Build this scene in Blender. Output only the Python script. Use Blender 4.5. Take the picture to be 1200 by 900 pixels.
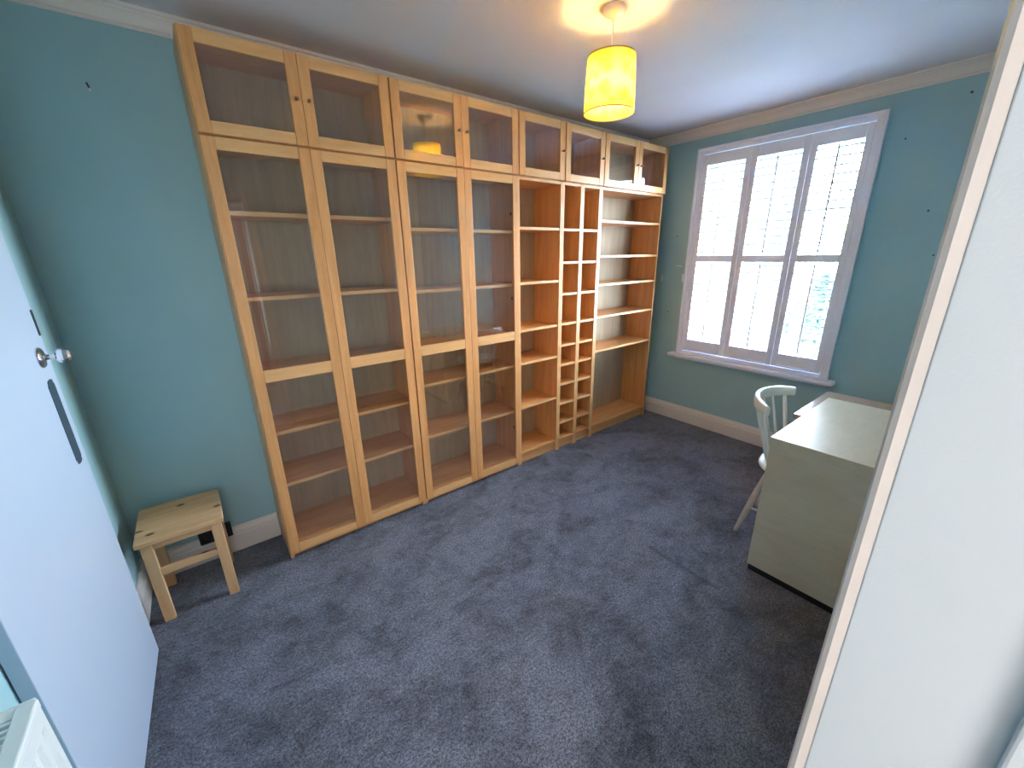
import bpy, bmesh, math, random
from mathutils import Vector, Matrix
random.seed(7)
PI = math.pi
for o in list(bpy.data.objects): bpy.data.objects.remove(o, do_unlink=True)
S = bpy.context.scene
COL = S.collection

# ------------------------------------------------------------ camera, light, exposure
cam_d = bpy.data.cameras.new('camera'); cam = bpy.data.objects.new('camera', cam_d); COL.objects.link(cam)
yaw, pit, rol = 0.909634, -0.310343, -0.015815
f = Vector((math.cos(pit)*math.cos(yaw), math.cos(pit)*math.sin(yaw), math.sin(pit)))
rt = Vector((math.sin(yaw), -math.cos(yaw), 0)); up = rt.cross(f)
r2 = rt*math.cos(rol)+up*math.sin(rol); u2 = -rt*math.sin(rol)+up*math.cos(rol)
M = Matrix((r2, u2, -f)).transposed().to_4x4(); M.translation = Vector((-0.14756, -2.16241, 1.55114))
cam.matrix_world = M
cam_d.sensor_fit = 'HORIZONTAL'; cam_d.sensor_width = 36; cam_d.lens = 472.46/1200*36
cam_d.clip_start = 0.02; cam_d.clip_end = 200
S.camera = cam

w = bpy.data.worlds.new('overcast_sky'); S.world = w; w.use_nodes = True
nt = w.node_tree; nt.nodes.clear()
tc = nt.nodes.new('ShaderNodeTexCoord'); sp = nt.nodes.new('ShaderNodeSeparateXYZ'); rp = nt.nodes.new('ShaderNodeValToRGB')
bg = nt.nodes.new('ShaderNodeBackground'); wo = nt.nodes.new('ShaderNodeOutputWorld')
nt.links.new(tc.outputs['Generated'], sp.inputs[0]); nt.links.new(sp.outputs['Z'], rp.inputs[0])
rp.color_ramp.elements[0].position = 0.0; rp.color_ramp.elements[0].color = (0.78, 0.90, 1.0, 1)
rp.color_ramp.elements[1].position = 0.8; rp.color_ramp.elements[1].color = (0.50, 0.72, 1.0, 1)
nt.links.new(rp.outputs[0], bg.inputs[0]); bg.inputs[1].default_value = 36.0
nt.links.new(bg.outputs[0], wo.inputs[0])

S.view_settings.view_transform = 'Standard'; S.view_settings.look = 'None'
S.view_settings.exposure = 1.68; S.view_settings.gamma = 1.0; S.view_settings.use_curve_mapping = False
try:
    S.cycles.max_bounces = 12; S.cycles.diffuse_bounces = 8; S.cycles.transparent_max_bounces = 24
    S.cycles.glossy_bounces = 4; S.cycles.caustics_reflective = False; S.cycles.caustics_refractive = False
    S.cycles.sample_clamp_indirect = 0.0
except Exception: pass

def area_light(name, loc, rot, sx, sy, power, color, portal=False):
    d = bpy.data.lights.new(name, 'AREA'); d.shape = 'RECTANGLE'; d.size = sx; d.size_y = sy
    d.energy = power; d.color = color
    o = bpy.data.objects.new(name, d); o.location = loc; o.rotation_euler = rot; COL.objects.link(o)
    if portal: d.cycles.is_portal = True
    return o
area_light('window_portal', (3.50, -0.80, 1.50), (0, PI/2, 0), 1.65, 1.12, 1.0, (1, 1, 1), True)
# added fill lights, out of view in the hall behind the open doorway
area_light('hall_overhead_fill', (-0.35, -2.95, 2.42), (0, 0, 0), 0.6, 0.6, 3.0, (0.90, 0.95, 1.0))
area_light('hall_rear_fill', (-0.75, -3.50, 1.45), (PI/2, 0, math.radians(180-12)), 1.0, 1.7, 26.0, (1.0, 0.97, 0.94))

# ------------------------------------------------------------ materials
MATS = {}
def new_mat(name):
    m = bpy.data.materials.new(name); m.use_nodes = True
    return m, m.node_tree, m.node_tree.nodes['Principled BSDF']
def mth(nt, op, a, b=None):
    n = nt.nodes.new('ShaderNodeMath'); n.operation = op
    for i, v in enumerate((a, b)):
        if v is None: continue
        if isinstance(v, (int, float)): n.inputs[i].default_value = v
        else: nt.links.new(v, n.inputs[i])
    return n.outputs[0]
def plain(name, col, rough=0.5, bump=0.0, scale=200, metal=0.0, var=0.0, vscale=3.0):
    if name in MATS: return MATS[name]
    m, nt, b = new_mat(name)
    b.inputs['Base Color'].default_value = (*col, 1); b.inputs['Roughness'].default_value = rough; b.inputs['Metallic'].default_value = metal
    c = nt.nodes.new('ShaderNodeTexCoord')
    if var:
        n = nt.nodes.new('ShaderNodeTexNoise'); n.inputs['Scale'].default_value = vscale; n.inputs['Detail'].default_value = 5
        nt.links.new(c.outputs['Object'], n.inputs['Vector'])
        r = nt.nodes.new('ShaderNodeValToRGB')
        r.color_ramp.elements[0].position = .3; r.color_ramp.elements[1].position = .7
        r.color_ramp.elements[0].color = (*[x*(1-var) for x in col], 1); r.color_ramp.elements[1].color = (*[min(1, x*(1+var)) for x in col], 1)
        nt.links.new(n.outputs['Fac'], r.inputs[0]); nt.links.new(r.outputs[0], b.inputs['Base Color'])
    if bump:
        n = nt.nodes.new('ShaderNodeTexNoise'); n.inputs['Scale'].default_value = scale; n.inputs['Detail'].default_value = 3
        bp = nt.nodes.new('ShaderNodeBump'); bp.inputs['Strength'].default_value = bump; bp.inputs['Distance'].default_value = 0.002
        nt.links.new(c.outputs['Object'], n.inputs['Vector']); nt.links.new(n.outputs['Fac'], bp.inputs['Height']); nt.links.new(bp.outputs[0], b.inputs['Normal'])
    MATS[name] = m; return m
def wood(name, axis, dark, light, rough=0.42, fine=26, knots=False, coat=0.0, stretch=12):
    if name in MATS: return MATS[name]
    m, nt, b = new_mat(name)
    c = nt.nodes.new('ShaderNodeTexCoord'); mp = nt.nodes.new('ShaderNodeMapping')
    sc = [fine]*3; sc[axis] = fine/stretch; mp.inputs['Scale'].default_value = sc
    oi = nt.nodes.new('ShaderNodeObjectInfo'); va = nt.nodes.new('ShaderNodeVectorMath'); va.operation = 'ADD'
    mul = mth(nt, 'MULTIPLY', oi.outputs['Random'], 3.0)
    nt.links.new(c.outputs['Object'], va.inputs[0]); nt.links.new(mul, va.inputs[1]); nt.links.new(va.outputs[0], mp.inputs['Vector'])
    n1 = nt.nodes.new('ShaderNodeTexNoise'); n1.inputs['Scale'].default_value = 1.0; n1.inputs['Detail'].default_value = 6; n1.inputs['Roughness'].default_value = .62
    n1.inputs['Distortion'].default_value = 0.6
    nt.links.new(mp.outputs[0], n1.inputs['Vector'])
    mp2 = nt.nodes.new('ShaderNodeMapping'); sc = [fine*9]*3; sc[axis] = fine*.8; mp2.inputs['Scale'].default_value = sc
    nt.links.new(va.outputs[0], mp2.inputs['Vector'])
    n2 = nt.nodes.new('ShaderNodeTexNoise'); n2.inputs['Scale'].default_value = 1.0; n2.inputs['Detail'].default_value = 3
    nt.links.new(mp2.outputs[0], n2.inputs['Vector'])
    s = mth(nt, 'ADD', mth(nt, 'MULTIPLY', n1.outputs['Fac'], .75), mth(nt, 'MULTIPLY', n2.outputs['Fac'], .25))
    r = nt.nodes.new('ShaderNodeValToRGB'); r.color_ramp.elements[0].position = .33; r.color_ramp.elements[1].position = .66
    r.color_ramp.elements[0].color = (*dark, 1); r.color_ramp.elements[1].color = (*light, 1)
    nt.links.new(s, r.inputs[0]); out = r.outputs[0]
    if knots:
        v = nt.nodes.new('ShaderNodeTexVoronoi'); v.voronoi_dimensions = '2D'; v.inputs['Scale'].default_value = 8.0
        mp3 = nt.nodes.new('ShaderNodeMapping'); s3 = [1.0]*3; s3[axis] = .6; mp3.inputs['Scale'].default_value = s3
        nt.links.new(va.outputs[0], mp3.inputs['Vector']); nt.links.new(mp3.outputs[0], v.inputs['Vector'])
        kr = nt.nodes.new('ShaderNodeValToRGB'); kr.color_ramp.elements[0].position = .05; kr.color_ramp.elements[1].position = .10
        kr.color_ramp.elements[0].color = (1, 1, 1, 1); kr.color_ramp.elements[1].color = (0, 0, 0, 1)
        nt.links.new(v.outputs['Distance'], kr.inputs[0])
        mx = nt.nodes.new('ShaderNodeMix'); mx.data_type = 'RGBA'
        nt.links.new(kr.outputs[0], mx.inputs[0]); nt.links.new(out, mx.inputs[6]); mx.inputs[7].default_value = (.10, .04, .015, 1)
        out = mx.outputs[2]
    nt.links.new(out, b.inputs['Base Color'])
    b.inputs['Roughness'].default_value = rough
    if coat: b.inputs['Coat Weight'].default_value = coat; b.inputs['Coat Roughness'].default_value = .18
    bp = nt.nodes.new('ShaderNodeBump'); bp.inputs['Strength'].default_value = .12; bp.inputs['Distance'].default_value = .001
    nt.links.new(n2.outputs['Fac'], bp.inputs['Height']); nt.links.new(bp.outputs[0], b.inputs['Normal'])
    MATS[name] = m; return m
def glass(name, tint=(.985, .99, .985), ior=1.8):
    if name in MATS: return MATS[name]
    m, nt, b = new_mat(name); nt.nodes.remove(b)
    t = nt.nodes.new('ShaderNodeBsdfTransparent'); t.inputs[0].default_value = (*tint, 1)
    g = nt.nodes.new('ShaderNodeBsdfGlossy'); g.inputs['Roughness'].default_value = 0.0; g.inputs[0].default_value = (1, 1, 1, 1)
    # Schlick reflectance of each thin-pane face, the same from both sides
    ge = nt.nodes.new('ShaderNodeNewGeometry'); dt = nt.nodes.new('ShaderNodeVectorMath'); dt.operation = 'DOT_PRODUCT'
    nt.links.new(ge.outputs['Incoming'], dt.inputs[0]); nt.links.new(ge.outputs['True Normal'], dt.inputs[1])
    r0 = ((ior-1)/(ior+1))**2
    p5 = mth(nt, 'POWER', mth(nt, 'SUBTRACT', 1.0, mth(nt, 'ABSOLUTE', dt.outputs['Value'])), 5.0)
    fac = mth(nt, 'ADD', mth(nt, 'MULTIPLY', p5, 1-r0), r0)
    mx = nt.nodes.new('ShaderNodeMixShader'); o = nt.nodes['Material Output']
    nt.links.new(fac, mx.inputs[0]); nt.links.new(t.outputs[0], mx.inputs[1]); nt.links.new(g.outputs[0], mx.inputs[2]); nt.links.new(mx.outputs[0], o.inputs[0])
    MATS[name] = m; return m
WD, WL = (.57, .255, .085), (.76, .385, .150)
beech = [wood('beech_grain_'+'xyz'[a], a, WD, WL, rough=.36) for a in range(3)]
edge_b = [wood('beech_edge_'+'xyz'[a], a, (.62, .32, .12), (.78, .44, .195), rough=.34) for a in range(3)]
pine = [wood('pine_'+'xyz'[a], a, (.58, .315, .14), (.74, .46, .24), rough=.5, fine=20, knots=(a == 0)) for a in range(3)]
birch = [wood('birch_'+'xyz'[a], a, (.58, .485, .335), (.68, .585, .43), rough=.40, fine=9, stretch=3, coat=.12) for a in range(3)]
back_m = wood('backing_board', 2, (.35, .255, .15), (.47, .355, .225), rough=.5)
brown_leaf = wood('worn_birch_leaf', 0, (.36, .24, .17), (.46, .32, .24), rough=.22, fine=16, coat=.4)
wall_m = plain('teal_wall_paint', (.355, .55, .585), .62, .25, 240, var=.035, vscale=2.5)
ceil_m = plain('ceiling_paint', (.66, .615, .625), .7, .15, 160, var=.02)
trim_m = plain('cream_gloss_paint', (.78, .70, .64), .35, .05, 60)
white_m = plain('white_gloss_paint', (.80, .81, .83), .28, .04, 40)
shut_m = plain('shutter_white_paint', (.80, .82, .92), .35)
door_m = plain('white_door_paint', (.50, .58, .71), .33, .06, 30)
pinkc_m = plain('casing_satin_paint', (.68, .60, .55), .3, .10, 30, var=.04, vscale=8)
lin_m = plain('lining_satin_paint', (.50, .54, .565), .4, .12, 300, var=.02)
black_m = plain('black_plastic', (.012, .012, .014), .35)
dark_m = plain('dark_slate_mark', (.035, .06, .085), .5)
chrome_m = plain('chrome', (.75, .76, .78), .09, metal=1.0)
knob_m = wood('dark_knob_wood', 2, (.14, .065, .03), (.22, .10, .045), rough=.3, fine=60)
rad_m = plain('radiator_enamel', (.78, .80, .79), .25)
hole_m = plain('screw_hole', (.05, .045, .045), .8)
plug_m = plain('white_plug', (.8, .8, .82), .5)
chair_m = plain('worn_white_chair_paint', (.78, .80, .75), .38, .2, 50, var=.05, vscale=20)
chairleg_m = plain('bare_chair_leg', (.66, .56, .48), .42, .2, 60, var=.1, vscale=30)
glass_m = glass('cabinet_glass')
wglass_m = glass('window_glass', (.98, .99, .99))
rose_m = plain('ceiling_rose_plastic', (.78, .70, .66), .4)

# carpet
m, nt, b = new_mat('slate_carpet'); carpet_m = m
c = nt.nodes.new('ShaderNodeTexCoord')
def noise(scale, detail=2, rough=.5, dist=0, vec=None, node_scale=None):
    n = nt.nodes.new('ShaderNodeTexNoise'); n.inputs['Scale'].default_value = scale; n.inputs['Detail'].default_value = detail
    n.inputs['Roughness'].default_value = rough; n.inputs['Distortion'].default_value = dist
    nt.links.new(vec or c.outputs['Object'], n.inputs['Vector']); return n.outputs['Fac']
mpp = nt.nodes.new('ShaderNodeMapping'); mpp.inputs['Rotation'].default_value = (0, 0, .5); mpp.inputs['Scale'].default_value = (1.0, 1.25, 1)
nt.links.new(c.outputs['Object'], mpp.inputs[0])
big = noise(2.8, 6, .66, .6, mpp.outputs[0]); mid = noise(14, 5, .7, .8, mpp.outputs[0]); fin = noise(100, 4, .9); fib = noise(210, 2, .8)
st = mth(nt, 'ADD', mth(nt, 'MULTIPLY', big, .62), mth(nt, 'MULTIPLY', mid, .38))
rr = nt.nodes.new('ShaderNodeValToRGB'); rr.color_ramp.elements[0].position = .38; rr.color_ramp.elements[1].position = .58
rr.color_ramp.elements[0].color = (.32, .32, .34, 1); rr.color_ramp.elements[1].color = (1.0, 1.0, 1.0, 1)  # pale and dark patches paint pile-direction shading into the colour
nt.links.new(st, rr.inputs[0])
fr_ = nt.nodes.new('ShaderNodeValToRGB'); fr_.color_ramp.elements[0].position = .42; fr_.color_ramp.elements[1].position = .60
fr_.color_ramp.elements[0].color = (.05, .054, .07, 1); fr_.color_ramp.elements[1].color = (.345, .36, .45, 1)
nt.links.new(mth(nt, 'ADD', mth(nt, 'MULTIPLY', fin, .6), mth(nt, 'MULTIPLY', fib, .4)), fr_.inputs[0])
mx = nt.nodes.new('ShaderNodeMix'); mx.data_type = 'RGBA'; mx.blend_type = 'MULTIPLY'; mx.inputs[0].default_value = 1
nt.links.new(fr_.outputs[0], mx.inputs[6]); nt.links.new(rr.outputs[0], mx.inputs[7]); # furniture dent: flattened pile, its shade painted as a darker line
sx_ = nt.nodes.new('ShaderNodeSeparateXYZ'); nt.links.new(c.outputs['Object'], sx_.inputs[0])
dm = mth(nt, 'MULTIPLY', mth(nt, 'LESS_THAN', mth(nt, 'ABSOLUTE', mth(nt, 'SUBTRACT', sx_.outputs['X'], 1.574)), mth(nt, 'MULTIPLY', fin, .024)), mth(nt, 'LESS_THAN', mth(nt, 'ABSOLUTE', mth(nt, 'ADD', sx_.outputs['Y'], 1.35)), .19))
mx3 = nt.nodes.new('ShaderNodeMix'); mx3.data_type = 'RGBA'; nt.links.new(mth(nt, 'MULTIPLY', dm, .4), mx3.inputs[0]); nt.links.new(mx.outputs[2], mx3.inputs[6]); mx3.inputs[7].default_value = (.02, .021, .027, 1)
nt.links.new(mx3.outputs[2], b.inputs['Base Color'])
b.inputs['Roughness'].default_value = .95; b.inputs['Specular IOR Level'].default_value = .15
b.inputs['Sheen Weight'].default_value = .25; b.inputs['Sheen Roughness'].default_value = .4
bp = nt.nodes.new('ShaderNodeBump'); bp.inputs['Strength'].default_value = .9; bp.inputs['Distance'].default_value = .008
nt.links.new(mth(nt, 'ADD', mth(nt, 'MULTIPLY', fin, 1.0), mth(nt, 'MULTIPLY', mid, 1.2)), bp.inputs['Height']); nt.links.new(bp.outputs[0], b.inputs['Normal'])

# lamp shade fabric: yellow translucent cloth with pale flowers and leaves
m, nt, b = new_mat('yellow_floral_shade'); shade_m = m
c = nt.nodes.new('ShaderNodeTexCoord')
v = nt.nodes.new('ShaderNodeTexVoronoi'); v.inputs['Scale'].default_value = 22; nt.links.new(c.outputs['Object'], v.inputs['Vector'])
n = nt.nodes.new('ShaderNodeTexNoise'); n.inputs['Scale'].default_value = 38; n.inputs['Detail'].default_value = 4; nt.links.new(c.outputs['Object'], n.inputs['Vector'])
sm = mth(nt, 'ADD', v.outputs['Distance'], mth(nt, 'MULTIPLY', n.outputs['Fac'], .5))
r = nt.nodes.new('ShaderNodeValToRGB'); r.color_ramp.elements[0].position = .20; r.color_ramp.elements[0].color = (.70, .62, .20, 1)
r.color_ramp.elements[1].position = .60; r.color_ramp.elements[1].color = (.98, .89, .27, 1)
e = r.color_ramp.elements.new(.27); e.color = (.97, .87, .25, 1); e = r.color_ramp.elements.new(.9); e.color = (.98, .94, .45, 1)
nt.links.new(sm, r.inputs[0])
nt.nodes.remove(b)
df = nt.nodes.new('ShaderNodeBsdfDiffuse'); tl = nt.nodes.new('ShaderNodeBsdfTranslucent'); ms = nt.nodes.new('ShaderNodeMixShader'); ms.inputs[0].default_value = .62
nt.links.new(r.outputs[0], df.inputs[0]); nt.links.new(r.outputs[0], tl.inputs[0]); nt.links.new(df.outputs[0], ms.inputs[1]); nt.links.new(tl.outputs[0], ms.inputs[2])
nt.links.new(ms.outputs[0], nt.nodes['Material Output'].inputs[0])
m, nt, b = new_mat('glowing_bulb'); bulb_m = m
b.inputs['Emission Color'].default_value = (1, .66, .30, 1); b.inputs['Emission Strength'].default_value = 30

# ------------------------------------------------------------ mesh helpers
def bx(bm, x0, x1, y0, y1, z0, z1, bev=0.0):
    vs = [bm.verts.new(p) for p in ((x0, y0, z0), (x1, y0, z0), (x1, y1, z0), (x0, y1, z0), (x0, y0, z1), (x1, y0, z1), (x1, y1, z1), (x0, y1, z1))]
    fs = [bm.faces.new([vs[i] for i in q]) for q in ((0, 3, 2, 1), (4, 5, 6, 7), (0, 1, 5, 4), (1, 2, 6, 5), (2, 3, 7, 6), (3, 0, 4, 7))]
    if bev:
        es = list({e for fc in fs for e in fc.edges})
        bmesh.ops.bevel(bm, geom=es, offset=bev, segments=2, profile=.5, affect='EDGES')
def tube(bm, pts, rads, n=12, cap=True):
    rings = []; pts = [Vector(p) for p in pts]; ref = None
    for i, p in enumerate(pts):
        d = (pts[min(i+1, len(pts)-1)]-pts[max(i-1, 0)]).normalized()
        if ref is None: ref = Vector((1, 0, 0)) if abs(d.x) < .8 else Vector((0, 1, 0))
        a = (ref-d*ref.dot(d)).normalized(); b_ = d.cross(a); ref = a
        rings.append([bm.verts.new(p+(a*math.cos(2*PI*k/n)+b_*math.sin(2*PI*k/n))*rads[i]) for k in range(n)])
    for a, b_ in zip(rings, rings[1:]):
        for k in range(n):
            fc = bm.faces.new((a[k], a[(k+1) % n], b_[(k+1) % n], b_[k])); fc.smooth = True
    if cap: bm.faces.new(rings[0][::-1]); bm.faces.new(rings[-1])
def lathe(bm, prof, n=32, closed=False, axis='z', origin=(0, 0, 0)):
    O = Vector(origin); rings = []
    for r, h in prof:
        ring = []
        for k in range(n):
            a = 2*PI*k/n; c_, s_ = r*math.cos(a), r*math.sin(a)
            p = {'z': (c_, s_, h), 'x': (h, c_, s_), 'y': (s_, h, c_)}[axis]
            ring.append(bm.verts.new(O+Vector(p)))
        rings.append(ring)
    pr = list(zip(rings, rings[1:]))
    if closed: pr.append((rings[-1], rings[0]))
    for a, b_ in pr:
        for k in range(n):
            fc = bm.faces.new((a[k], a[(k+1) % n], b_[(k+1) % n], b_[k])); fc.smooth = True
    if not closed:
        if prof[0][0] > 1e-6: bm.faces.new(rings[0][::-1])
        if prof[-1][0] > 1e-6: bm.faces.new(rings[-1])
def sweep(bm, prof, along, a0, a1, base):
    """extrude a 2D profile (out, z) along an axis; base = function (out, t) -> (x, y)"""
    A = [bm.verts.new((*base(o, a0), z)) for o, z in prof]; B = [bm.verts.new((*base(o, a1), z)) for o, z in prof]
    n = len(prof)
    for i in range(n): bm.faces.new((A[i], A[(i+1) % n], B[(i+1) % n], B[i]))
    bm.faces.new(A[::-1]); bm.faces.new(B)
def B(): return bmesh.new()
def obj(name, bm, mat, parent=None, loc=None):
    bmesh.ops.remove_doubles(bm, verts=bm.verts, dist=1e-6)
    bmesh.ops.recalc_face_normals(bm, faces=bm.faces)
    me = bpy.data.meshes.new(name); bm.to_mesh(me); bm.free()
    o = bpy.data.objects.new(name, me); me.materials.append(mat); COL.objects.link(o)
    if parent: o.parent = parent
    if loc: o.location = loc
    return o
def box(name, x0, x1, y0, y1, z0, z1, mat, parent=None, bev=0.0):
    """a box whose origin sits at its own centre"""
    b = B(); cx, cy, cz = (x0+x1)/2, (y0+y1)/2, (z0+z1)/2
    bx(b, x0-cx, x1-cx, y0-cy, y1-cy, z0-cz, z1-cz, bev)
    return obj(name, b, mat, parent, (cx, cy, cz))
def thing(name, label, cat, loc=(0, 0, 0), rz=0, group=None):
    o = bpy.data.objects.new(name, None); COL.objects.link(o); o.location = loc; o.rotation_euler = (0, 0, rz)
    o.empty_display_size = .1; tag(o, label, cat, group); return o
def tag(o, label, cat, group=None):
    o['label'] = label; o['category'] = cat
    if group: o['group'] = group
    return o
def struct(o): o['kind'] = 'structure'; return o

# ------------------------------------------------------------ room shell
XW, XL, YB, YR, ZC = 3.35, -0.603, 0.28, -2.125, 2.492
WY0, WY1, WZ0, WZ1 = -1.345, -0.255, 0.690, 2.285      # window opening
T = .12
b = B(); bx(b, XL-.12, XW+.12, YR, YB+.12, -.05, 0); fl = struct(obj('floor', b, carpet_m))
b = B(); bx(b, XL-.12, XW+.12, YR-T, YB+.12, ZC, ZC+.08); struct(obj('ceiling', b, ceil_m))
b = B(); bx(b, XL-.12, XW+.12, YB, YB+.12, 0, ZC); struct(obj('wall_back', b, wall_m))
b = B(); bx(b, XL-.12, XL, YR-T, YB, 0, ZC); struct(obj('wall_left', b, wall_m))
b = B()
bx(b, XW, XW+.25, YR-T, WY0, 0, ZC); bx(b, XW, XW+.25, WY1, YB, 0, ZC); bx(b, XW, XW+.25, WY0, WY1, 0, WZ0); bx(b, XW, XW+.25, WY0, WY1, WZ1, ZC)
struct(obj('wall_window', b, wall_m))
DX0, DX1, DZ = -.42, .35, 2.0                             # doorway the camera stands in
b = B()
bx(b, XL, DX0-.03, YR-T, YR, 0, ZC); bx(b, DX1+.03, XW, YR-T, YR, 0, ZC); bx(b, DX0-.03, DX1+.03, YR-T, YR, DZ+.03, ZC)
struct(obj('wall_right', b, wall_m))
# doorway lining, stop and casing
d = bpy.data.objects.new('door_1', None); COL.objects.link(d); struct(d)
b = B()
bx(b, DX1, DX1+.03, YR-T-.01, YR+.006, 0, DZ+.03, .0015); bx(b, DX0-.03, DX0, YR-T-.01, YR+.005, 0, DZ+.03, .0015); bx(b, DX0, DX1, YR-T-.01, YR+.005, DZ, DZ+.03, .0015)
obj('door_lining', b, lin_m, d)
b = B()
bx(b, DX1-.013, DX1, -2.285, -2.240, 0, DZ, .003); bx(b, DX0, DX0+.013, -2.285, -2.240, 0, DZ, .003); bx(b, DX0+.013, DX1-.013, -2.285, -2.240, DZ-.013, DZ, .003)
obj('door_stop', b, lin_m, d)
def casing(x0, x1, s):
    b = B()   # s = +1: inner edge at x0
    prof = [(0, 0), (0, .009), (.003, .014), (.008, .0165), (.016, .0165), (.022, .013), (.058, .016), (.066, .012), (.068, 0)]
    pts = [(x0+s*a, YR+.006+h) for a, h in prof]
    A = [b.verts.new((x, y, 0)) for x, y in pts]; C = [b.verts.new((x, y, DZ+.06)) for x, y in pts]
    for i in range(len(pts)): b.faces.new((A[i], A[(i+1) % len(pts)], C[(i+1) % len(pts)], C[i]))
    b.faces.new(A[::-1]); b.faces.new(C)
    return b
obj('door_casing', casing(DX1+.001, 0, 1), pinkc_m, d); obj('door_casing', casing(DX0-.005, 0, -1), pinkc_m, d)
box('door_casing', DX0-.002, DX1, YR+.006, YR+.022, DZ, DZ+.06, pinkc_m, d, .003)

# hall behind the doorway
hall_m = plain('hall_pale_paint', (.62, .60, .58), .6, var=.02); hall_red = plain('hall_rose_paint', (.45, .15, .16), .6, var=.03)
b = B(); bx(b, -1.5, 1.5, -3.60, YR, -.05, 0); struct(obj('floor_hall', b, plain('hall_carpet', (.30, .28, .30), .9, .6, 200, var=.2, vscale=60)))
b = B(); bx(b, -1.5, 1.5, -3.60, YR-T, 2.45, ZC+.08); struct(obj('ceiling_hall', b, ceil_m))
b = B(); bx(b, -1.5, 1.5, -3.70, -3.60, 0, 2.5); struct(obj('wall_hall_rear', b, hall_m))
b = B(); bx(b, .42, 1.05, -3.60, -3.585, 0, 2.0, .002); struct(obj('wall_hall_rose', b, hall_red))  # rose part of the hall wall, made door-sized to limit its pink bounce
b = B(); bx(b, -1.6, -1.5, -3.6, YR-T, 0, 2.5); bx(b, 1.5, 1.6, -3.6, YR-T, 0, 2.5); bx(b, -1.5, XL, YR-T-.05, YR-T, 0, 2.5)
struct(obj('wall_hall_side', b, hall_m))

# skirting boards and cornices
SK = [(0, 0), (.020, 0), (.020, .098), (.016, .104), (.017, .110), (.014, .124), (.009, .134), (.007, .145), (0, .145)]
def skirt(name, kind, a0, a1):
    b = B()
    base = {'back': lambda o, t: (t, YB-o), 'win': lambda o, t: (XW-o, t), 'left': lambda o, t: (XL+o, t), 'right': lambda o, t: (t, YR+o)}[kind]
    sweep(b, SK, None, a0, a1, base); return struct(obj(name, b, trim_m))
skirt('baseboard_back', 'back', XL+.018, -.004); skirt('baseboard_window', 'win', YR+.02, YB); skirt('baseboard_left', 'left', -.43, YB); skirt('baseboard_right', 'right', DX1+.08, 1.78)
CR = [(0, ZC), (0, 2.418), (.006, 2.418), (.008, 2.428), (.014, 2.431), (.018, 2.440), (.025, 2.455), (.034, 2.466), (.040, 2.470), (.042, 2.478), (.050, 2.480), (.052, ZC)]
def crown(name, kind, a0, a1):
    b = B()
    base = {'back': lambda o, t: (t, YB-o), 'win': lambda o, t: (XW-o, t), 'left': lambda o, t: (XL+o, t), 'right': lambda o, t: (t, YR+o)}[kind]
    sweep(b, [(o_*(.62 if kind == 'back' else 1.0), z_) for o_, z_ in CR], None, a0, a1, base); return struct(obj(name, b, trim_m))
crown('trim_1', 'back', XL, XW); crown('trim_2', 'win', YR, YB); crown('trim_3', 'left', YR, YB); crown('trim_4', 'right', XL, XW)

# ------------------------------------------------------------ window: sash, frame, sill
W = bpy.data.objects.new('window_1', None); COL.objects.link(W); struct(W)
b = B(); f0 = .045
FX0, FX1 = XW-.040, XW+.010
bx(b, FX0, FX1, -1.378, -1.330, .662, 2.328, .004); bx(b, FX0, FX1, -.268, -.222, .662, 2.328, .004)
bx(b, FX0, FX1, -1.330, -.268, 2.288, 2.328, .004); bx(b, FX0, FX1, -1.330, -.268, .662, .694, .004)
bx(b, FX0-.012, FX0+.002, -1.384, -1.366, .662, 2.334, .003); bx(b, FX0-.012, FX0+.002, -.234, -.216, .662, 2.334, .003); bx(b, FX0-.012, FX0+.002, -1.366, -.234, 2.316, 2.334, .003)
obj('window_frame', b, shut_m, W)
b = B(); bx(b, XW-.085, XW+.002, -1.425, -.150, .632, .661, .007); obj('window_sill', b, shut_m, W)
b = B(); bx(b, XW-.03, XW, -1.38, -.20, .610, .632, .004); obj('sill_apron', b, shut_m, W)
SX = XW+.15
b = B()
for z0, z1, x in ((.69, 1.865, SX), (1.83, 2.285, SX+.05)):
    bx(b, x, x+.04, WY0, WY0+.05, z0, z1); bx(b, x, x+.04, WY1-.05, WY1, z0, z1)
    bx(b, x, x+.04, WY0+.05, WY1-.05, z0, z0+(.07 if z0 < 1 else .04)); bx(b, x, x+.04, WY0+.05, WY1-.05, z1-.045, z1)
obj('sash', b, shut_m, W)
box('window_pane', SX+.018, SX+.022, WY0+.05, WY1-.05, .76, 1.82, wglass_m, W)
box('window_pane', SX+.068, SX+.072, WY0+.05, WY1-.05, 1.87, 2.24, wglass_m, W)
b = B(); bx(b, XW+.25, XW+.34, WY0-.06, WY1+.06, .62, .69); obj('outer_sill', b, plain('outer_stone', (.5, .49, .46), .8, .4, 50), W)

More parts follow.
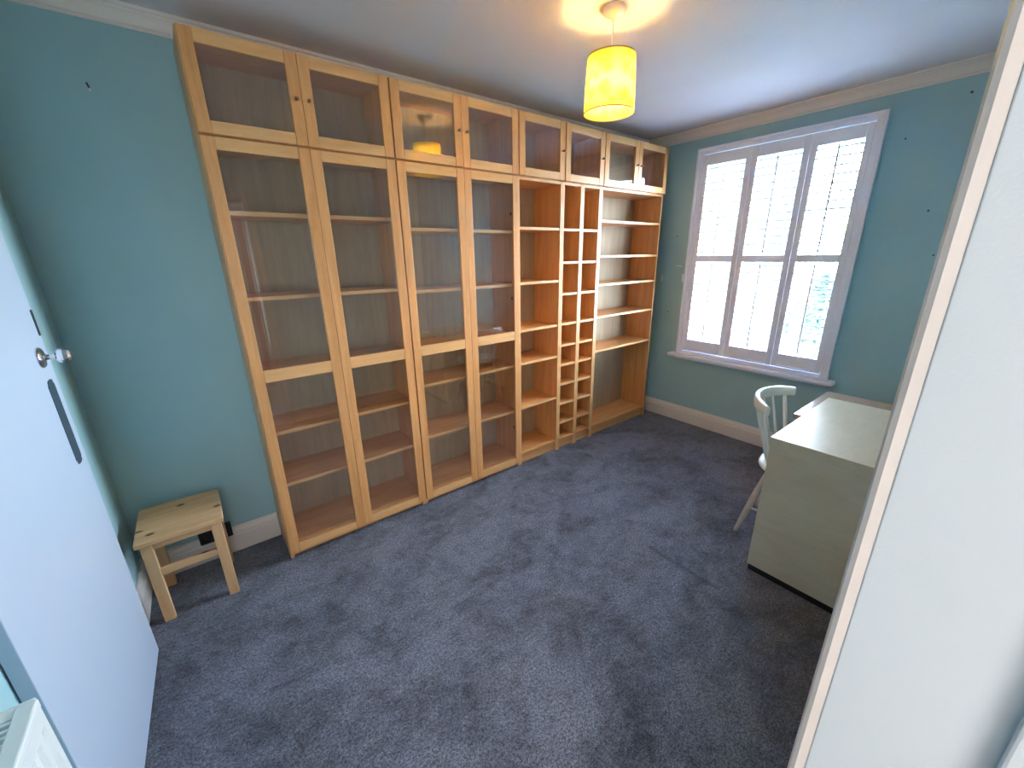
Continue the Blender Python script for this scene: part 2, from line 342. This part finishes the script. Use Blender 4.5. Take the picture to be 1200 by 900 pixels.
# three hinged shutter panels
louv_m = plain('louvre_shaded_white', (.58, .60, .68), .75); louv_m.node_tree.nodes['Principled BSDF'].inputs['Specular IOR Level'].default_value = .1  # the shutter white, darkened so the backlit slats show as shaded lines
def louvre_mesh(L):
    b = B(); n = 10; A = []; C = []
    for k in range(n):
        a = 2*PI*(k+.5)/n; x = .0225*math.cos(a); z = .0046*math.copysign(abs(math.sin(a))**.55, math.sin(a))
        A.append(b.verts.new((x, -L/2, z))); C.append(b.verts.new((x, L/2, z)))
    for k in range(n):
        fc = b.faces.new((A[k], A[(k+1) % n], C[(k+1) % n], C[k])); fc.smooth = True
    b.faces.new(A[::-1]); b.faces.new(C)
    me = bpy.data.meshes.new('louvre'); b.to_mesh(me); b.free(); me.materials.append(louv_m); return me
PX0, PX1 = XW-.036, XW-.006
panels = [(-.270, -.3055, -.5930, -.6330, 'leftmost white slatted shutter panel, on the bookcase side of the window'),
          (-.6350, -.6760, -.9620, -1.0030, 'middle white slatted shutter panel of the three in the window'),
          (-1.0050, -1.0470, -1.3280-.0, -1.3295, 'rightmost white slatted shutter panel, with the tree showing through')]
panels[2] = (-1.0050, -1.0450, -1.2925, -1.3285, panels[2][4])
for (ya, yb, yc, yd, lab) in panels:
    t = thing('shutter_panel', lab, 'shutter', ((PX0+PX1)/2, (ya+yd)/2, .697), 0, 'window shutter panels')
    ox, oy, oz = t.location
    def P(nm, y0, y1, z0, z1, bev=.003, x0=PX0, x1=PX1): return box(nm, x0-ox, x1-ox, y0-oy, y1-oy, z0-oz, z1-oz, shut_m, t, bev)
    P('stile', yb, ya, .697, 2.284); P('stile', yd, yc, .697, 2.284)
    P('rail', yc, yb, 2.205, 2.284); P('rail', yc, yb, 1.468, 1.520); P('rail', yc, yb, .697, .800)
    P('rail_bead', yc, yb, .700, .712, .002, PX0-.006, PX0+.001)
    L = yb-yc-.004; me = louvre_mesh(L)
    for (z0, z1) in ((.800, 1.468), (1.520, 2.205)):
        n = 13; p = (z1-z0)/n
        for k in range(n):
            o = bpy.data.objects.new('louvre', me); COL.objects.link(o); o.parent = t
            o.location = ((PX0+PX1)/2-ox, (yb+yc)/2-oy, z0+p*(k+.5)-oz); o.rotation_euler = (0, math.radians(4), 0)
        b = B(); bx(b, -.004, .004, -.006, .006, -(z1-z0)/2+.012, (z1-z0)/2-.012, .001)
        obj('tilt_rod', b, shut_m, t, ((PX0+PX1)/2-ox-.027, (yb+yc)/2-oy, (z0+z1)/2-oz))

# ------------------------------------------------------------ bookcases
TH = .018
def hinge_pair(parent, x, zs, s):
    for z in zs:
        b = B(); lathe(b, [(0, 0), (.012, 0), (.012, .004), (.006, .006), (0, .006)], 12, axis='y', origin=(0, 0, 0)); obj('hinge', b, black_m, parent, (x, .022, z))
def frame_door(parent, x0, x1, z0, z1, glass_z, mid=None, knob=None):
    """framed glass door, children in the unit's coordinates (front plane y = 0)"""
    y0, y1 = -.022, -.002; s = .046
    cx, cz = (x0+x1)/2, (z0+z1)/2
    b = B(); g = .0006
    d = bpy.data.objects.new('door', None); COL.objects.link(d); d.parent = parent; d.location = (cx, 0, cz)
    for a in (x0+s/2, x1-s/2):
        b = B(); bx(b, -s/2, s/2, y0, y1, z0-cz, z1-cz, .0018); obj('stile', b, beech[2], d, (a-cx, 0, 0))
    zt = z1-.046; zb = z0+(.046)
    rails = [(zt, z1), (z0, zb)] + ([mid] if mid else [])
    for a, c_ in rails:
        b = B(); bx(b, x0+s+g-cx, x1-s-g-cx, y0+.001, y1-.001, a-(a+c_)/2, c_-(a+c_)/2, .0016)
        obj('rail', b, edge_b[0], d, (0, 0, (a+c_)/2-cz))
    # thin chamfered bead round the panes
    cells = [(zb, zt)] if not mid else [(zb, mid[0]), (mid[1], zt)]
    for a, c_ in cells:
        b = B(); bx(b, x0+s+.001-cx, x1-s-.001-cx, -.013, -.010, a-(a+c_)/2+.0005, c_-(a+c_)/2-.0005)
        obj('glass_pane', b, glass_m, d, (0, 0, (a+c_)/2-cz))
    if knob:
        kx, kz = knob
        b = B(); lathe(b, [(0, 0), (.0045, 0), (.0045, -.010), (.007, -.013), (.0085, -.018), (.007, -.023), (0, -.025)], 14, axis='y'); obj('knob', b, knob_m, d, (kx-cx, -.022, kz-cz))
    return d
def carcass(name, x0, x1, label, shelves, top=2.018, z0=0.0, lower=True, group=None, seam=None, cat='bookcase'):
    xa, xb = x0+.0006, x1-.0006; W_ = xb-xa
    t = thing(name, label, cat, (xa, 0, z0), 0, group); D = .272; H = top-z0
    box('side_panel', 0, TH, 0, D, 0, H, beech[2], t, .0012); box('side_panel', W_-TH, W_, 0, D, 0, H, beech[2], t, .0012)
    # pale front edging strips of the sides
    box('edge_strip', .0008, TH-.0008, -.0016, .0002, .001, H-.001, edge_b[2], t); box('edge_strip', W_-TH+.0008, W_-.0008, -.0016, .0002, .001, H-.001, edge_b[2], t)
    box('top_panel', TH, W_-TH, .001, D, H-TH, H, beech[0], t, .001)
    if lower:
        box('bottom_panel', TH, W_-TH, .001, D, .078, .096, beech[0], t, .001); box('plinth', TH, W_-TH, .022, .038, 0, .077, beech[0], t)
    else:
        box('bottom_panel', TH, W_-TH, .001, D, 0, TH, beech[0], t, .001)
    if seam:
        box('back_panel', .004, seam-x0-.001, D, D+.004, .02 if not lower else .07, H-.002, back_m, t); box('back_panel', seam-x0+.001, W_-.004, D, D+.004, .02 if not lower else .07, H-.002, back_m, t)
    else:
        box('back_panel', .004, W_-.004, D, D+.004, .02 if not lower else .07, H-.002, back_m, t)
    for z in shelves:
        s = box('shelf', TH+.0005, W_-TH-.0005, .004, D-.002, z-.009-z0, z+.009-z0, beech[0], t, .0012)
        b = B(); bx(b, -(W_-2*TH)/2+.001, (W_-2*TH)/2-.001, -.0008, .0002, -.0085, .0085); obj('shelf_edging', b, edge_b[0], s, (0, -.1334, 0))
    return t
LZ0, LZ1, MID = .038, 2.012, (.992, 1.052)
def lower_doors(t, x0, x1):
    m_ = (x0+x1)/2
    for a, c_ in ((x0+.0045, m_-.001), (m_+.001, x1-.0045)): frame_door(t, a-x0-.0006, c_-x0-.0006, LZ0, LZ1, None, MID)
u = carcass('bookcase', 0, .8, 'tall glass-fronted bookcase beside the stool, lower unit at the left end', [1.735, 1.377, 1.020, .720, .432])
lower_doors(u, 0, .8)
u = carcass('bookcase', .8, 1.6, 'tall glass-fronted bookcase in the middle, between the stool-side unit and the open shelves', [1.690, 1.358, 1.020, .797, .455], seam=1.05)
lower_doors(u, .8, 1.6); hinge_pair(u, .8-TH-.012, (1.80, 1.27, .32), 1)
carcass('open_bookcase', 1.6, 2.0, 'open orange-toned bookcase with five shelves, right of the glass doors', [1.715, 1.363, 1.040, .799, .461])
zb = [1.714, 1.490, 1.265, 1.042, .876, .720, .560, .397, .232]
carcass('narrow_shelf_tower', 2.0, 2.2, 'left of the two narrow open shelf towers with ten small compartments', zb, cat='shelf')
carcass('narrow_shelf_tower', 2.2, 2.4, 'right of the two narrow open shelf towers, next to the widest open unit', zb, cat='shelf')
carcass('open_bookcase', 2.4, 3.2, 'wide open bookcase nearest the window with five shelves', [1.783, 1.526, 1.309, 1.052, .766])
UZ0, UZ1 = 2.0195, 2.368
def upper(x0, x1, doors, label):
    t = carcass('top_cabinet', x0, x1, label, [], top=UZ1, z0=UZ0, lower=False, cat='cabinet', group='glazed top cabinets')
    n = len(doors); wd = (x1-x0)/n
    for i, ks in enumerate(doors):
        a = x0+i*wd+(.0045 if i == 0 else .001); c_ = x0+(i+1)*wd-(.0045 if i == n-1 else .001)
        kx = (c_-.024) if ks == 'r' else (a+.024)
        frame_door(t, a-x0-.0006, c_-x0-.0006, .002, UZ1-UZ0-.002, None, None, (kx-x0-.0006, 2.194-UZ0))
    return t
upper(0, .8, 'rl', 'two-door glazed top cabinet at the left end, above the stool')
upper(.8, 1.6, 'rl', 'two-door glazed top cabinet in which the hanging lamp is reflected')
upper(1.6, 2.0, 'r', 'single-door glazed top cabinet above the orange-toned open bookcase')
upper(2.0, 2.4, 'r', 'single-door glazed top cabinet above the two narrow shelf towers')
upper(2.4, 3.2, 'rl', 'two-door glazed top cabinet at the window end of the row')

# ------------------------------------------------------------ pine stool
t = thing('stool', 'small square pine stool with a knotty top against the left wall', 'stool', (-.385, .055, 0))
ox, oy = -.385, .055
for i in range(3):
    w_ = .312/3
    box('seat_board', -.155, .155, -.162+i*w_*1.03, -.162+(i+1)*w_*1.03-.0008, .408, .431, pine[0], t, .004)
for sx in (-1, 1):
    for sy in (-1, 1):
        b = B(); bx(b, -.020, .020, -.014, .014, -.204, .204, .002)
        o = obj('leg', b, pine[2], t, (sx*.122, sy*.128, .204)); o.rotation_euler = (math.radians(0), 0, 0)
for sy in (-1, 1): box('apron', -.104, .104, sy*.128-.009, sy*.128+.009, .372, .4075, pine[0], t, .002)
for sx in (-1, 1): box('apron', sx*.122-.009, sx*.122+.009, -.114, .114, .372, .4075, pine[1], t, .002)
box('stretcher', -.104, .104, -.137, -.119, .235, .268, pine[0], t, .002); box('stretcher', -.104, .104, .119, .137, .235, .268, pine[0], t, .002)

# ------------------------------------------------------------ door leaf folded back against the left wall
ang = math.atan2(-.030, .792)
t = thing('door_leaf', 'plain white door leaf folded back against the left wall', 'door', (-.5735, -1.036, .006), ang)
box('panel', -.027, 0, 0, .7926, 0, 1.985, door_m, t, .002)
t2 = bpy.data.objects.new('door_knob', None); 
b = B(); lathe(b, [(0, 0), (.032, 0), (.032, .003), (.028, .007), (.013, .010), (.0085, .014), (.0070, .028), (.0095, .033), (.009, .036), (0, .036)], 28, axis='x')
k = obj('door_knob', b, chrome_m, t, (.0002, .712, 1.266)); k['label'] = 'chrome knob stem with round rose'
b = B(); lathe(b, [(0, .033), (.011, .034), (.020, .040), (.0245, .048), (.0245, .054), (.020, .063), (.010, .068), (0, .069)], 9, axis='x')
for fc in b.faces: fc.smooth = False
obj('faceted_knob_ball', b, plain('cut_chrome', (.8, .82, .86), .06, metal=1.0), k)
# dark shaped plate mark below the knob
b = B(); hw = .030; z0, z1 = .905, 1.195
out = [(-hw, z0+.018), (-hw*.8, z0+.014), (-hw*.75, z0+.004), (-hw*.3, z0), (hw*.3, z0), (hw*.75, z0+.004), (hw*.8, z0+.014), (hw, z0+.018), (hw, z1-.018), (hw*.8, z1-.014), (hw*.75, z1-.004), (hw*.3, z1), (-hw*.3, z1), (-hw*.75, z1-.004), (-hw*.8, z1-.014), (-hw, z1-.018)]
A = [b.verts.new((0.0002, y, z)) for y, z in out]; C = [b.verts.new((.0014, y, z)) for y, z in out]
for i in range(len(out)): b.faces.new((A[i], A[(i+1) % len(out)], C[(i+1) % len(out)], C[i]))
b.faces.new(C); b.faces.new(A[::-1])
o = obj('finger_plate', b, dark_m, t, (0, .718, 0)); o['label'] = 'dark slate finger plate with stepped ends'
o = box('latch_plate', .0, .0012, .776, .7922, 1.325, 1.405, black_m, t)
for z in (.25, 1.75):
    b = B(); tube(b, [(.004, -.004, z-.04), (.004, -.004, z+.04)], [.005, .005], 10); obj('hinge', b, chrome_m, t)

# ------------------------------------------------------------ radiator
RX0, RX1, RY1, RY0, RZ0, RZ1 = -.590, -.487, -1.262, -2.04, .14, .845
t = thing('radiator', 'white panel radiator with slotted top grille beside the door leaf', 'radiator', (0, 0, 0))
t.location = ((RX0+RX1)/2, (RY0+RY1)/2, 0); ox, oy = t.location[0], t.location[1]
b = B(); n = 23; L = RY1-RY0-.03
prof = []
N = n*6
for face, x in (('front', RX1-.006),):
    rows = []
    for z in (RZ0, RZ0+.02, RZ0+.04, RZ1-.065, RZ1-.045, RZ1-.012):
        row = []
        ramp = 1.0 if (z > RZ0+.03 and z < RZ1-.05) else 0.0
        for k in range(N+1):
            y = RY0+.015+L*k/N
            row.append(b.verts.new((x-ox+.0045-.006*ramp*(1 if k % 6 in (1, 2, 3) else 0), y-oy, z)))
        rows.append(row)
    for a, c_ in zip(rows, rows[1:]):
        for k in range(N): b.faces.new((a[k], a[k+1], c_[k+1], c_[k]))
bmesh.ops.solidify(b, geom=b.faces[:], thickness=.0015)
obj('front_panel', b, rad_m, t)
box('back_panel', RX0+.004-ox, RX0+.010-ox, RY0+.015-oy, RY1-.015-oy, RZ0, RZ1-.02, rad_m, t)
for y0, y1 in ((RY1-.010, RY1), (RY0, RY0+.010)): box('side_cover', RX0-ox, RX1-.005-ox, y0-oy, y1-oy, RZ0+.01, RZ1-.002, rad_m, t, .003)
b = B()
bx(b, RX0-ox, RX0+.022-ox, RY0+.010-oy, RY1-.010-oy, RZ1-.018, RZ1, .002); bx(b, RX1-.026-ox, RX1-ox, RY0+.010-oy, RY1-.010-oy, RZ1-.018, RZ1+.001, .003)
bx(b, RX0+.022-ox, RX1-.026-ox, RY1-.030-oy, RY1-.010-oy, RZ1-.010, RZ1-.001); obj('top_rim', b, rad_m, t)
me = None
y = RY1-.036
while y > RY0+.02:
    if me is None:
        b = B(); bx(b, -.0275, .0275, -.0030, .0030, -.004, .003, .001); s0 = obj('grille_bar', b, rad_m, t); me = s0.data
        o = s0
    else:
        o = bpy.data.objects.new('grille_bar', me); COL.objects.link(o); o.parent = t
    o.location = ((RX0+.022+RX1-.026)/2-ox, y-oy, RZ1-.004); y -= .0135
b = B(); k = 0
zz = []
for k in range(60):
    yy = RY0+.03+k*(L-.03)/59; zz.append(yy)
    bx(b, RX0+.03-ox+(.01 if k % 2 else 0), RX0+.031-ox+(.03 if k % 2 else .02), yy-oy-.0006, yy-oy+.0006, RZ0+.03, RZ1-.11)
obj('convector_fins', b, plain('shaded_fin', (.06, .06, .06), .8), t)  # near-black colour stands for the shade inside the grille slots
for y in (RY0+.06, RY1-.06):
    box('bracket', RX0-.0095-ox, RX0+.004-ox, y-.012-oy, y+.012-oy, .3, .7, rad_m, t)
b = B(); tube(b, [(0, RY1-.03-oy, 0.0), (0, RY1-.03-oy, RZ0+.05)], [.0075, .0075], 10); obj('pipe', b, chrome_m, t)
b = B(); tube(b, [(0, RY0+.03-oy, 0.0), (0, RY0+.03-oy, RZ0+.05)], [.0075, .0075], 10); obj('pipe', b, chrome_m, t)

# ------------------------------------------------------------ desk
t = thing('desk', 'pale birch-veneer desk with solid end panel, at the right of the room', 'desk', (1.815, -2.10, 0)); ox, oy = 1.815, -2.10
YF = -1.562; XE = 2.63
b = B(); bx(b, -.002, XE-ox, 0, YF-oy, .700, .740, .002); o = obj('tabletop', b, birch[0], t)
box('end_panel', .002, .030, .004, YF-oy-.004, .036, .6995, birch[1], t, .0015)
box('plinth', .010, .030, .008, YF-oy-.010, 0, .036, black_m, t)
box('end_panel', XE-ox-.030, XE-ox-.002, .004, YF-oy-.004, .036, .6995, birch[1], t, .0015)
box('plinth', XE-ox-.030, XE-ox-.010, .008, YF-oy-.010, 0, .036, black_m, t)
box('modesty_panel', .031, XE-ox-.031, .02, .036, .25, .6995, birch[0], t)
b = B(); bx(b, 2.325-ox, 2.90-ox, .02, -1.492-oy, .672, .6995, .002); o = obj('extension_leaf', b, brown_leaf, t); o['label'] = 'browner, glossier leaf projecting below the main top'
box('extension_leg', 2.85-ox, 2.89-ox, -1.56-oy, -1.52-oy, 0, .672, birch[2], t, .002)
box('extension_leg', 2.85-ox, 2.89-ox, .03, .07, 0, .672, birch[2], t, .002)

# ------------------------------------------------------------ white stick-back chair
CX, CY = 2.268, -1.60
t = thing('chair', 'white painted stick-back wooden chair pushed up to the desk', 'chair', (CX, CY, 0), math.radians(4))
b = B()
NS = 40; R = []
for zz_, sc in ((.418, .90), (.424, .97), (.436, 1.0), (.446, .985), (.450, .93), (.445, .55), (.442, .2)):
    ring = []
    for k in range(NS):
        a = 2*PI*k/NS; cx_, sy_ = math.cos(a), math.sin(a); e_ = 2.6
        rr_ = (abs(cx_)**e_+abs(sy_)**e_)**(-1/e_)
        hw_ = .208+(.012 if sy_ < 0 else -.004)
        ring.append(b.verts.new((cx_*rr_*hw_*sc, sy_*rr_*.198*sc, zz_)))
    R.append(ring)
for a, c_ in zip(R, R[1:]):
    for k in range(NS): b.faces.new((a[k], a[(k+1) % NS], c_[(k+1) % NS], c_[k])).smooth = True
b.faces.new(R[0][::-1]); b.faces.new(R[-1]); obj('seat', b, chair_m, t)
legs = {}
for sx in (-1, 1):
    for sy in (-1, 1):
        p0 = Vector((sx*.125, sy*.12, .42)); p1 = Vector((sx*.175, sy*(.216 if sy > 0 else .21), 0.002)); legs[(sx, sy)] = (p0, p1)
        b = B(); tube(b, [p1.lerp(p0, q) for q in (0, .02, .35, .6, .85, 1)], [.0095, .012, .0165, .0175, .014, .012], 14); obj('leg', b, chairleg_m, t)
def lp(k, z):
    a, c_ = legs[k]; return a.lerp(c_, (a.z-z)/(a.z-c_.z))
for sx in (-1, 1):
    a, c_ = lp((sx, -1), .17), lp((sx, 1), .17); b = B(); tube(b, [a, a.lerp(c_, .5), c_], [.007, .0105, .007], 10); obj('stretcher', b, chairleg_m, t)
a = (lp((-1, -1), .17)+lp((-1, 1), .17))/2; c_ = (lp((1, -1), .17)+lp((1, 1), .17))/2
b = B(); tube(b, [a, a.lerp(c_, .5), c_], [.007, .0105, .007], 10); obj('stretcher', b, chairleg_m, t)
# curved top rail: ends come forward (towards -y), back bulges to +y
def arc(q, r=.0): # q in -1..1
    a = q*math.radians(52); Rr = .290
    return Vector(((Rr+r)*math.sin(a), (Rr+r)*math.cos(a)-.026, 0))
b = B(); n = 26; rows = []
for i in range(n+1):
    q = -1+2*i/n; h = .030*(1-.25*abs(q)**3); zc = .778+.006*(1-q*q)
    ring = [(-.010, -h*.9), (-.004, -h), (.006, -h), (.010, -h*.85), (.013, 0), (.011, h*.85), (.006, h), (-.005, h), (-.010, h*.9), (-.012, 0)]
    rows.append([b.verts.new(arc(q, r_)+Vector((0, 0, zc+z_))) for r_, z_ in ring])
for a, c_ in zip(rows, rows[1:]):
    for k in range(10): b.faces.new((a[k], a[(k+1) % 10], c_[(k+1) % 10], c_[k])).smooth = True
b.faces.new(rows[0][::-1]); b.faces.new(rows[-1]); obj('top_rail', b, chair_m, t)
for i, q in enumerate((-.90, -.62, -.34, -.06, .06+.16, .50, .90-.10)):
    pt = arc(q); pt.z = .765
    qs = q*.9; pb = Vector((.185*math.sin(qs*1.15), .015+.150*math.cos(qs*1.15), .44))
    thick = .0115 if i in (0, 6) else .0075
    b = B(); tube(b, [pb, pb.lerp(pt, .35), pb.lerp(pt, .8), pt], [thick*.85, thick*1.1, thick*.9, thick*.75], 12); obj('spindle', b, chair_m, t)

# ------------------------------------------------------------ pendant lamp
LX, LY = 1.425, -.848
t = thing('pendant_lamp', 'yellow floral drum-shade pendant lamp hanging from the ceiling', 'lamp', (LX, LY, ZC))
b = B(); lathe(b, [(0, 0), (.043, 0), (.045, -.006), (.042, -.018), (.032, -.027), (.014, -.031), (.008, -.040), (0, -.040)], 32); obj('ceiling_rose', b, rose_m, t)
ST, SB, SR, SRT = 2.325-ZC, 2.122-ZC, .106, .098
b = B(); tube(b, [(0, 0, -.03), (0, 0, ST+.015)], [.0028, .0028], 8); obj('cord', b, plug_m, t)
b = B(); lathe(b, [(0, ST+.03), (.010, ST+.028), (.017, ST+.018), (.019, ST-.015), (.019, ST-.040), (0, ST-.040)], 20); obj('lamp_holder', b, plug_m, t)
b = B(); lathe(b, [(SR, SB), (SRT, ST), (SRT-.0012, ST), (SR-.0012, SB)], 64, closed=True); sh = obj('lamp_shade', b, shade_m, t)
for zz_, R_ in ((ST-.001, SRT), (SB+.001, SR)):
    b = B(); lathe(b, [(R_-.0012, zz_-.002), (R_+.0012, zz_-.002), (R_+.0012, zz_+.002), (R_-.0012, zz_+.002)], 64, closed=True)
    obj('shade_ring', b, plain('brass_ring', (.35, .25, .10), .4), sh)
b = B()
for k in range(3):
    a = 2*PI*k/3+math.radians(112); tube(b, [(.018*math.cos(a), .018*math.sin(a), ST-.012), ((SRT-.001)*math.cos(a), (SRT-.001)*math.sin(a), ST-.002)], [.0016, .0016], 6)
lathe(b, [(.018, ST-.014), (.031, ST-.014), (.031, ST-.010), (.018, ST-.010)], 24, closed=True)
obj('shade_carrier', b, plug_m, sh)
b = B(); bz = ST-.125
lathe(b, [(0, bz-.016), (.008, bz-.014), (.013, bz-.007), (.0145, bz+.002), (.013, bz+.012), (.012, bz+.030), (.012, bz+.085), (0, bz+.085)], 24); obj('bulb', b, bulb_m, t)
ld = bpy.data.lights.new('bulb_light', 'POINT'); ld.energy = 14.0; ld.color = (1.0, .53, .18); ld.shadow_soft_size = .018
lo = bpy.data.objects.new('bulb_light', ld); COL.objects.link(lo); lo.location = (LX, LY, ZC+bz+.075-.035+0)
lo.location.z = ZC+bz

# ------------------------------------------------------------ socket, plugs, marks on the walls
t = thing('wall_socket', 'black double wall socket behind the stool, above the skirting', 'socket', (-.292, YB-.020, .158))
box('face_plate', -.072, .072, -.022, .0, -.041, .041, black_m, t, .004)
for s in (-1, 1):
    box('rocker_switch', s*.018-.007, s*.018+.007, -.0255, -.0222, .006, .024, black_m, t, .001)
    b = B(); lathe(b, [(0, 0), (.017, 0), (.017, -.004), (0, -.004)], 16, axis='y'); obj('plug_blank', b, black_m, t, (s*.045, -.0222, -.008))
def hole(kind, y, z, r, lab, mat=None, w_=None, h_=None):
    b = B()
    if w_: bx(b, -.0012, 0, -w_/2, w_/2, -h_/2, h_/2, .0005)
    else: lathe(b, [(0, 0), (r, 0), (r*.8, -.0018), (0, -.0018)], 10, axis='x')
    o = obj(kind, b, mat or hole_m, None, (XW-.0002, y, z)); tag(o, lab, 'mark'); return o
hole('screw_hole', -1.702, 2.340, .006, 'dark screw hole high on the window wall near the door casing')
hole('screw_hole', -1.476, 2.166, .005, 'small screw hole right of the window, level with the shutter top')
hole('screw_hole', -1.660, 1.760, .006, 'dark screw hole on the window wall, upper one beside the white casing')
hole('screw_hole', -1.735, 1.511, .005, 'dark screw hole on the window wall, lower one beside the white casing')
hole('screw_hole', -.085, 1.683, .006, 'screw hole between bookcase and window, above the filler patches')
hole('screw_hole', -.068, 1.022, .006, 'screw hole between bookcase and window, below the filler patches')
hole('filler_patch', -.135, 1.432, 0, 'thin level white filler smear left of the window', plug_m, .055, .008)
hole('filler_patch', .030, 1.320, 0, 'upright white filler patch close to the bookcase side', plug_m, .016, .055)
hole('filler_patch', -.178, 1.330, 0, 'upright white filler patch touching the left edge of the window frame', plug_m, .018, .07)
t = thing('wall_plug', 'small white wall plug with a dark hook high on the left teal wall', 'plug', (-.292, YB, 2.183))
b = B(); lathe(b, [(0, 0), (.005, 0), (.005, -.004), (0, -.004)], 10, axis='y'); obj('plug_body', b, plug_m, t)
b = B(); tube(b, [(-.004, -.001, .022), (-.002, -.006, .012), (.0, -.004, .004)], [.003, .003, .002], 8); obj('hook', b, hole_m, t)

# ------------------------------------------------------------ outside: garden tree, neighbouring house, ground
b = B(); bx(b, XW+.6, 40, -30, 30, -3.3, -3.2)
struct(obj('ground', b, plain('garden_lawn', (.05, .08, .03), .95, .5, 8, var=.35, vscale=2)))
t = thing('tree', 'conifer-shaped green tree outside, seen through the right shutter', 'tree', (9.0, .30, -3.2))
b = B(); tube(b, [(0, 0, 0), (.05, 0, 1.6), (0, .05, 3.4), (0, 0, 4.2)], [.14, .11, .06, .02], 10); obj('trunk', b, plain('bark', (.10, .07, .05), .9, .6, 20), t)
b = B(); rnd = random.Random(3)
for i in range(5200):
    h = rnd.random()**.8; R_ = 1.30*(1-h)**.75+.06; a = rnd.random()*2*PI; q = math.sqrt(rnd.random())
    q = .55+.45*q; z = .35+h*3.95; wob = 1+.22*math.sin(5*a+z*3)
    c_ = Vector((R_*q*wob*math.cos(a), R_*q*wob*math.sin(a), z))
    d1 = Vector((rnd.uniform(-1, 1), rnd.uniform(-1, 1), rnd.uniform(-.6, .6))).normalized()*rnd.uniform(.05, .10)
    d2 = d1.cross(Vector((rnd.uniform(-1, 1), rnd.uniform(-1, 1), rnd.uniform(-1, 1)))).normalized()*.03
    vs = [b.verts.new(c_+p) for p in (-d1, d2, d1, -d2)]; b.faces.new(vs)
o = obj('foliage', b, plain('tree_foliage', (.012, .035, .022), .7, var=.5, vscale=6), t); o['kind'] = 'stuff'
t = thing('neighbouring_house', 'pale rendered neighbouring house outside, seen through the left shutter', 'house', (11.7, 3.72, -3.2))
box('wall', -1.2, 3.5, -.6, 4.0, 0, 8.2, plain('pale_render', (.035, .055, .07), .8, .3, 10, var=.05), t)
for zz_ in (1.0, 3.9, 6.3):
    for yy_ in (.1, 1.9):
        wf = box('window', -1.26, -1.19, yy_, yy_+1.1, zz_, zz_+1.3, white_m, t, .01)
        box('pane', -.037, -.036, -.48, .48, -.58, .58, plain('dark_pane', (.05, .07, .09), .1), wf)
